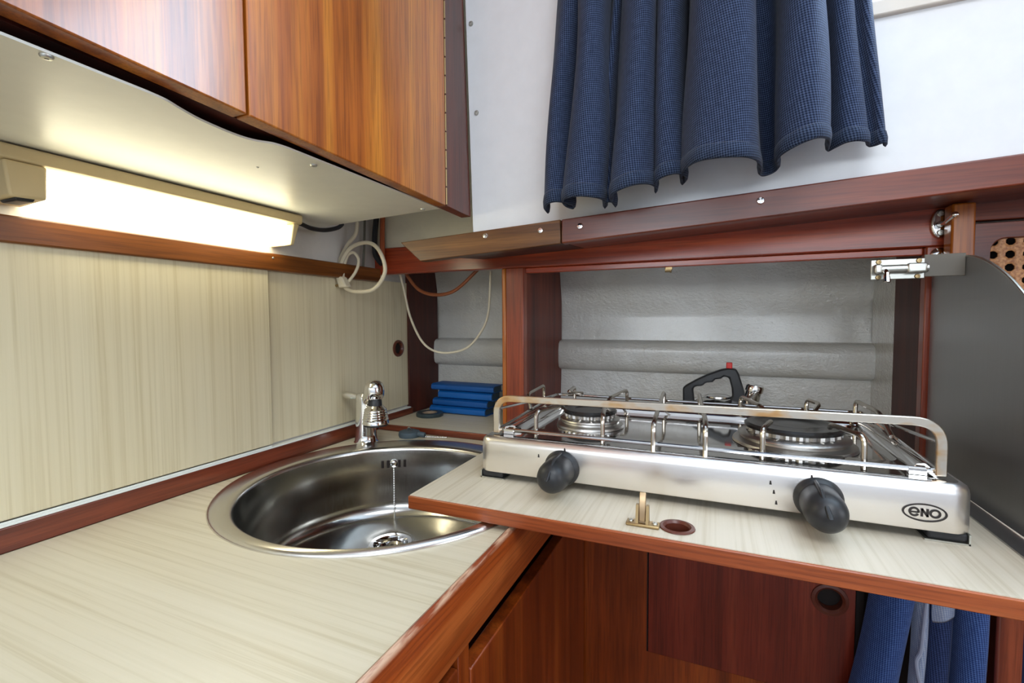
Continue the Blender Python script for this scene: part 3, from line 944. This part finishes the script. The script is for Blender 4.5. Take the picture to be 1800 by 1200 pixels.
# fiddle rail: flat bar across the front with rounded ends
path = fillet([(-1.150, 2.455, -.655), (-1.150, 2.455, -.455), (.862, 2.455, -.432), (.862, 2.455, -.655)], .11, 8)
hw, hd = .0185, .010
vs, fs = [], []
for i, p in enumerate(path):
    a = path[max(0, i - 1)]; b = path[min(len(path) - 1, i + 1)]
    t = (b - a).normalized()
    nrm = Vector((-t.z, 0, t.x))
    for du, dv in ((-hw, -hd), (hw, -hd), (hw, hd), (-hw, hd)):
        vs.append(p + nrm * du + Vector((0, dv, 0)))
for i in range(len(path) - 1):
    for k in range(4):
        l = (k + 1) % 4
        fs.append((i * 4 + k, i * 4 + l, i * 4 + 4 + l, i * 4 + 4 + k))
fs += [(3, 2, 1, 0), tuple((len(path) - 1) * 4 + k for k in range(4))]
lab(MB().add(vs, fs).build('fiddle_bar', rust_bar, st, bevel=.004), 'flat front rail bar with rust stains')
lp = fillet([(-1.150, 2.47, -.638), (.862, 2.47, -.638)], .02)
m = MB()
m.tube([(-1.160, 2.475, -.640), (.865, 2.475, -.640)], .011, 10)
m.tube(fillet([(-1.150, 2.475, -.640), (-1.152, 3.58, -.600), (.868, 3.58, -.600), (.862, 2.475, -.640)], .05), .010, 10)
m.tube(fillet([(-1.150, 2.462, -.52), (-1.150, 3.2, -.58), (-1.152, 3.58, -.605)], .05), .008, 8)
m.tube(fillet([(.862, 2.462, -.52), (.866, 3.2, -.58), (.868, 3.58, -.605)], .05), .008, 8)
for x in (-1.08, .79): m.box(x - .03, x + .03, 2.462, 2.488, -.660, -.634)
m.build('rail_rod', steel_pol, st)
# pan supports
ZT = -.525
def sup(pts): MB().tube(fillet(pts, .045, 4), .0125, 10).build('pan_support', rod_steel, st)
for xf, xb in ((-.28, -.325), (-.035, -.09)):
    sup([(xf, 2.47, TZ), (xf, 2.47, ZT - .02), (xf, 2.55, ZT), (xb, 3.45, ZT), (xb, 3.50, ZT - .01), (xb, 3.50, TZ)])
def burner_sup(fl, frr, blk, bro, brr, tip, side):
    cx, cy = tip
    sup([(fl[0], fl[1], TZ), (fl[0], fl[1], ZT), (cx - .13, cy - .22, ZT), (cx - .14, cy - .14, ZT - .03)])
    sup([(frr[0], frr[1], TZ), (frr[0], frr[1], ZT), (cx + .13, cy - .20, ZT), (cx + .14, cy - .12, ZT - .03)])
burner_sup((-.925, 2.5), (-.545, 2.5), None, None, None, (-.72, 2.95), -1)
sup([(-.585, 3.50, TZ), (-.585, 3.50, ZT), (-.63, 3.12, ZT), (-.64, 3.06, ZT - .03)])
sup([(-.985, 3.52, TZ), (-.985, 3.52, ZT), (-.955, 3.24, ZT), (-.90, 3.42, ZT - .03)])
sup([(-1.215, 3.46, TZ), (-1.215, 3.46, ZT + .01), (-1.195, 3.06, ZT), (-1.14, 2.98, ZT - .09)])
burner_sup((.215, 2.5), (.612, 2.5), None, None, None, (.40, 2.92), 1)
sup([(.165, 3.48, TZ), (.165, 3.48, ZT), (.255, 3.16, ZT), (.29, 3.10, ZT - .03)])
sup([(.545, 3.50, TZ), (.545, 3.50, ZT), (.59, 3.34, ZT), (.545, 3.24, ZT - .03)])
sup([(.805, 3.50, TZ), (.805, 3.50, ZT + .01), (.835, 3.16, ZT), (.845, 2.98, ZT - .09)])
# burners
def burner(x, y, r):
    b = MB().lathe([(r * 1.28, 0), (r * 1.26, .014), (r * 1.1, .024), (r * 1.08, .034), (r * 1.16, .042), (r * 1.14, .050), (r * .98, .058), (r * .9, .066)], (x, y, TZ - .018), 48).build('burner', alu_burner, st, angle=50)
    pr = []
    m = MB()
    n = 96
    vs, fs = [], []
    hs = [.070, .094, .108, .112]
    for i in range(n):
        a = 2 * PI * i / n
        rr = r * (.93 if (i // 2) % 2 else .98)
        for h, k in ((.062, rr), (.086, rr)):
            vs.append((x + k * math.cos(a), y + k * math.sin(a), TZ - .018 + h))
    for i in range(n):
        j = (i + 1) % n
        fs.append((2 * i, 2 * j, 2 * j + 1, 2 * i + 1))
    fs.append(tuple(2 * i + 1 for i in range(n)))
    m.add(vs, fs).build('flame_ring', alu_burner, b, angle=20)
    MB().lathe([(r * .93, .078), (r * 1.01, .084), (r * 1.02, .098), (r * .96, .108), (r * .6, .108), (r * .56, .102), (r * .3, .102), (.004, .103)], (x, y, TZ - .018), 48).build('burner_cap', enamel_black, b)
    return b
burner(-.725, 2.95, .165)
burner(.395, 2.93, .232)
# igniter tips peeping over the bar
# knobs
def knob(x, z, tilt):
    k = MB().lathe([(.092, .002), (.095, .010), (.090, .028), (.079, .040), (.078, .09), (.080, .13), (.078, .165), (.070, .198), (.053, .222), (.028, .235), (.004, .238)], (x, Y0 + .004, z), 40, (0, -1, 0)).build('knob', black_plastic, st)
    ca, sa = math.cos(tilt), math.sin(tilt)
    def R(u, w): return (x + u * ca - w * sa, z + u * sa + w * ca)
    m = MB()
    q = [R(-.010, .012), R(.010, .012), R(.007, .094), R(-.007, .094)]
    m.hexa([(q[0][0], Y0 - .06, q[0][1]), (q[1][0], Y0 - .06, q[1][1]), (q[2][0], Y0 - .03, q[2][1]), (q[3][0], Y0 - .03, q[3][1]),
            (q[0][0], Y0 - .272, q[0][1]), (q[1][0], Y0 - .272, q[1][1]), (q[2][0], Y0 - .16, q[2][1]), (q[3][0], Y0 - .16, q[3][1])])
    m.build('pointer', black_plastic, k, bevel=.005)
    return k
knob(-.730, -.786, math.radians(-4))
knob(.420, -.782, math.radians(12))
m = MB()     # printed marks beside the knobs
for x, z in ((.238, -.735), (.252, -.775), (.262, -.822), (.395, -.690), (-.86, -.735), (-.715, -.688)):
    m = MB().prism([(x - .005, z - .009), (x + .005, z - .009), (x + .002, z + .009), (x - .003, z + .008)], 'y', Y0 - .0012, Y0 + .002)
    m.build('printed_mark', ink, st, smooth=False)
# oval maker's badge
m = MB()
lx, lz = .783, -.785
def ell(a, b, n=48): return [(lx + a * math.cos(2 * PI * i / n), lz + b * math.sin(2 * PI * i / n)) for i in range(n)]
yb0, yb1 = Y0 - .002, Y0 + .003
m.ring_prism(ell(.073, .037), ell(.066, .031), 'y', yb0, yb1)
def stroke(pts, w):
    P = [Vector((p[0], p[1])) for p in pts]
    L, R_ = [], []
    for i, p in enumerate(P):
        t = (P[min(i + 1, len(P) - 1)] - P[max(i - 1, 0)]).normalized()
        nn = Vector((-t.y, t.x)) * w / 2
        L.append(p + nn); R_.append(p - nn)
    for i in range(len(P) - 1):
        m.prism([tuple(L[i]), tuple(L[i + 1]), tuple(R_[i + 1]), tuple(R_[i])], 'y', yb0, yb1)
def earc(cx, cz, a, b, t0, t1, n=22): return [(cx + a * math.cos(math.radians(t0 + (t1 - t0) * i / n)), cz + b * math.sin(math.radians(t0 + (t1 - t0) * i / n))) for i in range(n + 1)]
stroke(earc(lx - .033, lz, .0145, .0155, -8, 330), .008)                              # e bowl
stroke([(lx - .045, lz - .001), (lx - .019, lz - .001)], .006)
stroke([(lx - .008, lz - .0165), (lx - .008, lz + .0165)], .0075)                     # N
stroke([(lx - .009, lz + .0155), (lx + .011, lz - .0155)], .008)
stroke([(lx + .010, lz - .0165), (lx + .010, lz + .0165)], .0075)
stroke(earc(lx + .034, lz, .0150, .0145, 0, 360, 28), .008)                           # O
m.build('badge', ink, st, smooth=False)

# ------------------------------------------------------------------ steel heat shield with barrel bolt
hs = thing('heat_shield', (1.16, 2.8, -.9), 'grey steel side shield with a curved top at the right of the stove', 'shield')
curve = spline([(3.485, .292, 0), (3.30, .300, 0), (3.12, .304, 0), (2.94, .272, 0), (2.737, .186, 0), (2.563, .069, 0), (2.36, -.10, 0), (2.20, -.32, 0), (2.12, -.58, 0), (2.08, -.88, 0)], 6)
pl = [(p.x, p.y) for p in curve] + [(3.485, -.895)]
MB().prism(pl, 'x', 1.150, 1.156).build('plate', steel_dull, hs, smooth=False)
m = MB()
m.tube([(1.153, p.x, p.y) for p in curve], .006, 8)
lab(m.build('rolled_edge', zinc, hs), 'bright top edge')
MB().box(1.066, 1.151, 2.06, 3.45, -.899, -.893).build('foot_flange', steel_dull, hs)
bo = MB().box(.985, 1.150, 3.085, 3.095, .205, .318).build('bracket', plain('weathered_grey_plate', lin(98, 92, 82), .5), hs, bevel=.003)
m = MB()
m.box(.757, .985, 3.076, 3.086, .196, .300)
bp = m.build('bolt_plate', zinc, hs, bevel=.003)
m = MB()
m.tube([(.765, 3.055, .248), (.99, 3.055, .248)], .022, 12)
m.build('bolt_barrel', zinc, bp)
for a, b in ((.762, .80), (.90, .985)): MB().box(a, b, 3.030, 3.078, .222, .274).build('bolt_strap', zinc, bp, bevel=.012, seg=3)
MB().tube([(.812, 3.045, .24), (.812, 3.02, .222), (.812, 3.01, .178)], [.014, .014, .016], 10).build('bolt_knob', chrome, bp)
for x, z in ((.79, .288), (.96, .288), (.79, .208), (.955, .208)): screw('screw', (x, 3.076, z), (0, -1, 0), .013, brass, bp)

# ------------------------------------------------------------------ right: post and cane door
tag(MB().hexa([(1.192, 3.36, -.98), (1.30, 3.36, -.98), (1.30, 3.46, -.98), (1.192, 3.46, -.98),
               (1.185, 3.36, .617), (1.288, 3.36, .617), (1.288, 3.46, .617), (1.185, 3.46, .617)]).build('upright_post', wood_or_z, bevel=.010),
    'orange-brown wooden post between the locker corner and the cane door', 'post')
cd = thing('cane_door', (1.8, 3.48, -.9), 'wooden locker door with a woven cane panel at the right edge', 'door')
ic = rrect(1.385, 2.30, -.55, .425, .07, 6)
oc = rect_like(1.315, 2.40, -.9, .512, ic)
MB().ring_prism(oc, ic, 'y', 3.44, 3.50).build('door_frame', wood_red_x, cd, bevel=.006)
# cane lattice: squares with eight-sided holes
m = MB()
p_ = .0715
nx, nz = 13, 14
vx = {}
def V(x, z):
    k = (round(x, 5), round(z, 5))
    if k not in vx:
        vx[k] = len(m.v)
        m.v.append((k[0], 3.475, k[1]))
    return vx[k]
for i in range(nx):
    for j in range(nz):
        cx, cz = 1.372 + p_ * (i + .5), .445 - p_ * (j + .5)
        if cz < -.56 or cx > 2.31: continue
        r, h = p_ * .31, p_ / 2
        q = [(math.cos(PI / 8 + k * PI / 4) * r, math.sin(PI / 8 + k * PI / 4) * r) for k in range(8)]
        bnd = []
        for (x, z) in q:
            k = h / max(abs(x), abs(z))
            # boundary points at thirds so neighbours share vertices
            if abs(x) > abs(z): bnd.append((math.copysign(h, x), math.copysign(h * .41421, z)))
            else: bnd.append((math.copysign(h * .41421, x), math.copysign(h, z)))
        for k in range(8):
            l = (k + 1) % 8
            a, b = bnd[k], bnd[l]
            f = [V(cx + q[k][0], cz + q[k][1]), V(cx + q[l][0], cz + q[l][1]), V(cx + b[0], cz + b[1])]
            if abs(a[0] - b[0]) > 1e-6 and abs(a[1] - b[1]) > 1e-6:
                f.append(V(cx + math.copysign(h, a[0]), cz + math.copysign(h, a[1])))
            f.append(V(cx + a[0], cz + a[1]))
            m.f.append(tuple(f))
lab(m.build('cane_panel', cane, cd, solid=.012), 'woven cane with rows of dark holes')
MB().box(1.32, 2.40, 3.90, 3.92, -.9, .55).build('cane_hole_shade', hole_black, cd)  # black sheet that paints the shade behind the cane holes
struct(MB().box(2.42, XR, 3.46, 3.52, -.95, .75).build('wall_back_lower', wood_red_x))
tag(MB().box(1.30, 2.40, 3.50, 3.56, .535, .70).build('locker_rail', wood_red_x, bevel=.006), 'dark wooden rail above the cane door', 'rail')

# ------------------------------------------------------------------ cloth
def cloth(name, path, zlo, zhi, nz, squeeze, mat, parent, thick, cx, hem=None):
    """hanging sheet that follows a horizontal path; squeeze narrows it towards the top"""
    P = spline([(x, y, 0) for x, y in path], 5)
    n = len(P)
    L = [0.0]
    for i in range(1, n): L.append(L[-1] + (P[i] - P[i - 1]).length)
    m = MB()
    uv = []
    for j in range(nz + 1):
        for i in range(n):
            z0, z1 = zlo(P[i].x), zhi
            t = j / nz
            z = z0 + (z1 - z0) * t
            sc = 1 + (squeeze - 1) * t
            wob = .012 * math.sin(5 * L[i] + 3.1 * z) + .008 * math.sin(11 * L[i] - 4 * z)
            m.v.append((cx + (P[i].x - cx) * sc + wob, P[i].y + wob * .5, z))
            uv.append((L[i] * S, z * S))
    for j in range(nz):
        for i in range(n - 1):
            m.f.append((j * n + i, j * n + i + 1, (j + 1) * n + i + 1, (j + 1) * n + i))
    o = m.build(name, mat, parent, angle=80)
    me = o.data
    ul = me.uv_layers.new(name='UVMap')
    for lp_ in me.loops: ul.data[lp_.index].uv = uv[lp_.vertex_index]
    md = o.modifiers.new('thickness', 'SOLIDIFY')
    md.thickness = thick * S
    md.offset = 0
    sb = o.modifiers.new('smooth', 'SUBSURF')
    sb.levels = sb.render_levels = 1
    return o, P

ct = thing('curtain', (-.1, 2.8, .62), 'navy woven curtain hanging in folds over the white cabin lining', 'curtain')
cpath = [(-.965, 2.82), (-.945, 2.72), (-.90, 2.64), (-.845, 2.63), (-.80, 2.70), (-.785, 2.80), (-.80, 2.85), (-.815, 2.78), (-.80, 2.66), (-.755, 2.57), (-.68, 2.54), (-.61, 2.60), (-.595, 2.72), (-.605, 2.82),
         (-.62, 2.86), (-.605, 2.78), (-.585, 2.72), (-.56, 2.72), (-.545, 2.79), (-.555, 2.86), (-.545, 2.78), (-.51, 2.62), (-.45, 2.55), (-.385, 2.55), (-.335, 2.62), (-.32, 2.74), (-.33, 2.83), (-.32, 2.78), (-.30, 2.64),
         (-.26, 2.59), (-.205, 2.60), (-.165, 2.68), (-.155, 2.78), (-.17, 2.86), (-.16, 2.78), (-.145, 2.60), (-.10, 2.48), (-.03, 2.44), (.05, 2.43), (.12, 2.46), (.168, 2.55), (.185, 2.68), (.19, 2.80), (.22, 2.855), (.27, 2.855),
         (.295, 2.80), (.285, 2.68), (.30, 2.58), (.35, 2.52), (.41, 2.52), (.46, 2.60), (.485, 2.72), (.50, 2.81), (.525, 2.77), (.555, 2.72), (.60, 2.72), (.64, 2.76), (.655, 2.82), (.68, 2.81), (.70, 2.78), (.72, 2.80), (.735, 2.84)]
def chem(x): return .635 + .112 * (x + .94) - .022 * math.sin(9 * x)
body_, P_ = cloth('cloth', cpath, chem, 2.9, 26, .80, curtain_fab, ct, .012, -.13)
hem_, _ = cloth('hem', [(x, y - .004) for x, y in cpath], lambda x: chem(x) - .006, 2.9, 26, .80, curtain_hem, ct, .026, -.13)
# keep only the hem strip of the second sheet
bm = bmesh.new(); bm.from_mesh(hem_.data)
nrow = len(P_)
bm.verts.ensure_lookup_table()
keep = 1
dl = [v for v in bm.verts if v.index >= nrow * (keep + 1)]
bmesh.ops.delete(bm, geom=dl, context='VERTS')
bm.to_mesh(hem_.data); bm.free()

gm = thing('denim_garment', (1.1, 3.2, -2.4), 'blue denim clothes hanging in the dark recess under the stove board', 'clothes')
jp = [(.845, 3.30), (.87, 3.22), (.93, 3.17), (.99, 3.18), (1.03, 3.23), (1.045, 3.30)]
g1, _ = cloth('trouser_leg', jp, lambda x: -2.6, -.975, 16, 1.0, denim, gm, .02, 1.0)
for v in g1.data.vertices:      # the near leg swings to the left lower down
    z = (v.co.z + ORIG[gm.name].z - EYE.z) / S
    v.co.x += (z + 1.6) * .13 * S
g2, _ = cloth('trouser_leg', [(1.095, 3.30), (1.115, 3.24), (1.15, 3.22), (1.19, 3.24), (1.205, 3.32)], lambda x: -2.6, -.975, 16, 1.0, denim_dark, gm, .02, 1.1)
g3, _ = cloth('trouser_leg', [(1.215, 3.30), (1.23, 3.22), (1.27, 3.18), (1.32, 3.19), (1.345, 3.25), (1.36, 3.32)], lambda x: -2.6, -.975, 16, 1.0, denim, gm, .02, 1.2)
g4, _ = cloth('lining', [(1.035, 3.27), (1.05, 3.225), (1.075, 3.22), (1.095, 3.26)], lambda x: -2.5, -.975, 14, 1.0, denim_pale, gm, .016, 1.06)
lab(g4, 'pale inner lining')
g5, _ = cloth('waist_label', [(1.105, 3.226), (1.15, 3.205), (1.20, 3.228)], lambda x: -1.69 + .5 * (x - 1.1), -.975, 6, 1.0, denim_pale, gm, .008, 1.15)
lab(g5, 'pale grey patch')
m = MB()
m.tube(spline([(1.085, 3.20, -1.55), (1.075, 3.20, -1.72), (1.068, 3.20, -1.84), (1.05, 3.20, -1.90), (1.06, 3.20, -1.98), (1.085, 3.20, -2.1)], 5), .010, 8)
sm = m.build('seam', plain('seam_thread', lin(150, 158, 178), .9), gm)
bl2 = thing('blue_cushion', (1.75, 3.5, -2.6), 'deep blue fabric edge showing right of the lower post', 'cushion')
MB().box(1.525, 2.1, 3.40, 3.9, -2.6, -1.0).build('cover', denim_dark, bl2, bevel=.06, seg=4)

# ------------------------------------------------------------------ kettle behind the stove
kt = thing('kettle', (.03, 4.05, -.95), 'kettle with a black looped handle and red button behind the stove', 'kettle')
MB().lathe([(.26, 0), (.285, .012), (.29, .08), (.27, .18), (.22, .26), (.15, .31), (.09, .325), (.085, .328)], (.03, 4.05, -.949), 44).build('body', steel_pol, kt)
ld = MB().lathe([(.10, .325), (.098, .335), (.07, .345), (.03, .35), (.004, .351)], (.03, 4.05, -.949), 32).build('lid', steel_pol, kt)
hp = [(-.205, 4.0, -.72), (-.205, 4.0, -.56), (-.15, 4.0, -.505), (-.05, 4.0, -.455), (.06, 4.0, -.408), (.135, 4.0, -.400), (.165, 4.0, -.46), (.19, 4.0, -.56), (.20, 4.0, -.64)]
def slab(out, y0, y1, name, mat, par, bev): return MB().prism(out, 'y', y0, y1).build(name, mat, par, bevel=bev)
ho = [(-.225, -.74), (-.228, -.555), (-.20, -.53), (-.13, -.485), (-.05, -.440), (.05, -.398), (.10, -.388), (.155, -.392), (.175, -.43), (.205, -.53), (.225, -.60), (.22, -.70), (.06, -.68), (.115, -.635), (.13, -.60), (.125, -.54), (.105, -.462),
      (.07, -.452), (.05, -.470), (.01, -.478), (-.01, -.500), (-.06, -.508), (-.08, -.532), (-.135, -.54), (-.150, -.56), (-.140, -.66), (-.14, -.74)]
slab(ho, 3.965, 4.035, 'handle', black_plastic, kt, .014)
lab(MB().box(.085, .128, 3.98, 4.02, -.392, -.345).build('button', red_plastic, kt, bevel=.006), 'red thumb button')
MB().lathe([(.052, 0), (.054, .01), (.054, .095), (.063, .10), (.063, .135), (.056, .148), (.03, .152), (.004, .152)], (.258, 4.0, -.655), 26, (.22, -.05, 1)).build('spout_cap', chrome, kt)
MB().tube([(.17, 4.03, -.78), (.23, 4.01, -.70), (.265, 4.0, -.635)], [.075, .058, .045], 18).build('spout', steel_pol, kt)

# ------------------------------------------------------------------ cables
pc_ = thing('power_cord', (-2.8, 3.1, .25), 'cream power cord coiled in loops with its plug hanging in the corner', 'power cord')
pts = [(-2.70, 3.1, .80), (-2.72, 3.1, .70), (-2.80, 3.08, .60), (-2.865, 3.06, .46), (-2.84, 3.05, .32), (-2.76, 3.03, .25), (-2.62, 3.0, .222), (-2.46, 3.0, .240), (-2.355, 3.0, .357), (-2.375, 3.0, .485), (-2.47, 3.02, .585), (-2.60, 3.04, .612),
       (-2.74, 3.05, .575), (-2.82, 3.04, .46), (-2.835, 3.03, .37), (-2.80, 3.02, .32)]
MB().tube(spline(pts, 7), .0155, 10).build('cord', cable_cream, pc_)
MB().tube(spline([(-2.79, 3.02, .33), (-2.81, 3.06, .44), (-2.775, 3.07, .53), (-2.72, 3.08, .545), (-2.675, 3.08, .48), (-2.70, 3.07, .39), (-2.77, 3.05, .30)], 7), .0125, 10).build('cord', cable_cream, pc_)
pgm = MB().hexa([(-2.80, 2.98, .255), (-2.72, 2.98, .262), (-2.72, 3.05, .262), (-2.80, 3.05, .255),
                 (-2.835, 2.98, .345), (-2.775, 2.98, .350), (-2.775, 3.05, .350), (-2.835, 3.05, .345)]).build('plug', cable_cream, pc_, bevel=.012, seg=3)
m = MB()
for y in (2.995, 3.035): m.tube([(-2.80, y, .285), (-2.853, y, .275)], .008, 8)
m.build('plug_pin', brass, pgm)
tag(MB().tube(spline([(-2.70, 3.66, .43), (-2.67, 3.68, .27), (-2.615, 3.7, .01), (-2.474, 3.7, -.225), (-2.291, 3.72, -.307), (-2.055, 3.75, -.262), (-1.91, 3.78, -.10), (-1.853, 3.8, .076), (-1.83, 3.8, .42)], 8), .0105, 8).build('thin_cable', cable_cream),
    'thin cream cable drooping in a long loop across the book niche', 'cable')
tag(MB().tube(spline([(-2.664, 3.7, .43), (-2.528, 3.7, .278), (-2.344, 3.7, .221), (-2.136, 3.7, .256), (-1.906, 3.7, .43)], 8), .016, 8).build('brown_cable', cable_brown),
    'short brown cable sagging below the rail in the book niche', 'cable')
tag(MB().tube(spline([(-2.70, 2.45, .685), (-2.70, 2.53, .676), (-2.70, 2.62, .662), (-2.70, 2.75, .672), (-2.70, 2.88, .712), (-2.70, 2.93, .75)], 7), .016, 8).build('lamp_lead', cable_black),
    'black lead running from the right end of the strip light', 'cable')
tag(MB().tube(spline([(-2.755, 3.42, .95), (-2.785, 3.42, .74), (-2.79, 3.43, .58), (-2.73, 3.44, .49)], 7), .024, 8).build('black_cable', cable_black),
    'thick black cable dropping behind the coiled cord, left of the orange one', 'cable')
tag(MB().tube(spline([(-2.725, 3.46, .95), (-2.735, 3.46, .75), (-2.735, 3.46, .53)], 6), .022, 8).build('orange_cable', cable_orange),
    'orange cable hanging beside the thick black one in the corner', 'cable')
tag(MB().tube(spline([(-2.79, 3.3, .90), (-2.805, 3.3, .62), (-2.82, 3.3, .45)], 6), .010, 8).build('grey_cable', cable_grey),
    'thin grey cable hanging behind the coiled cream cord', 'cable')
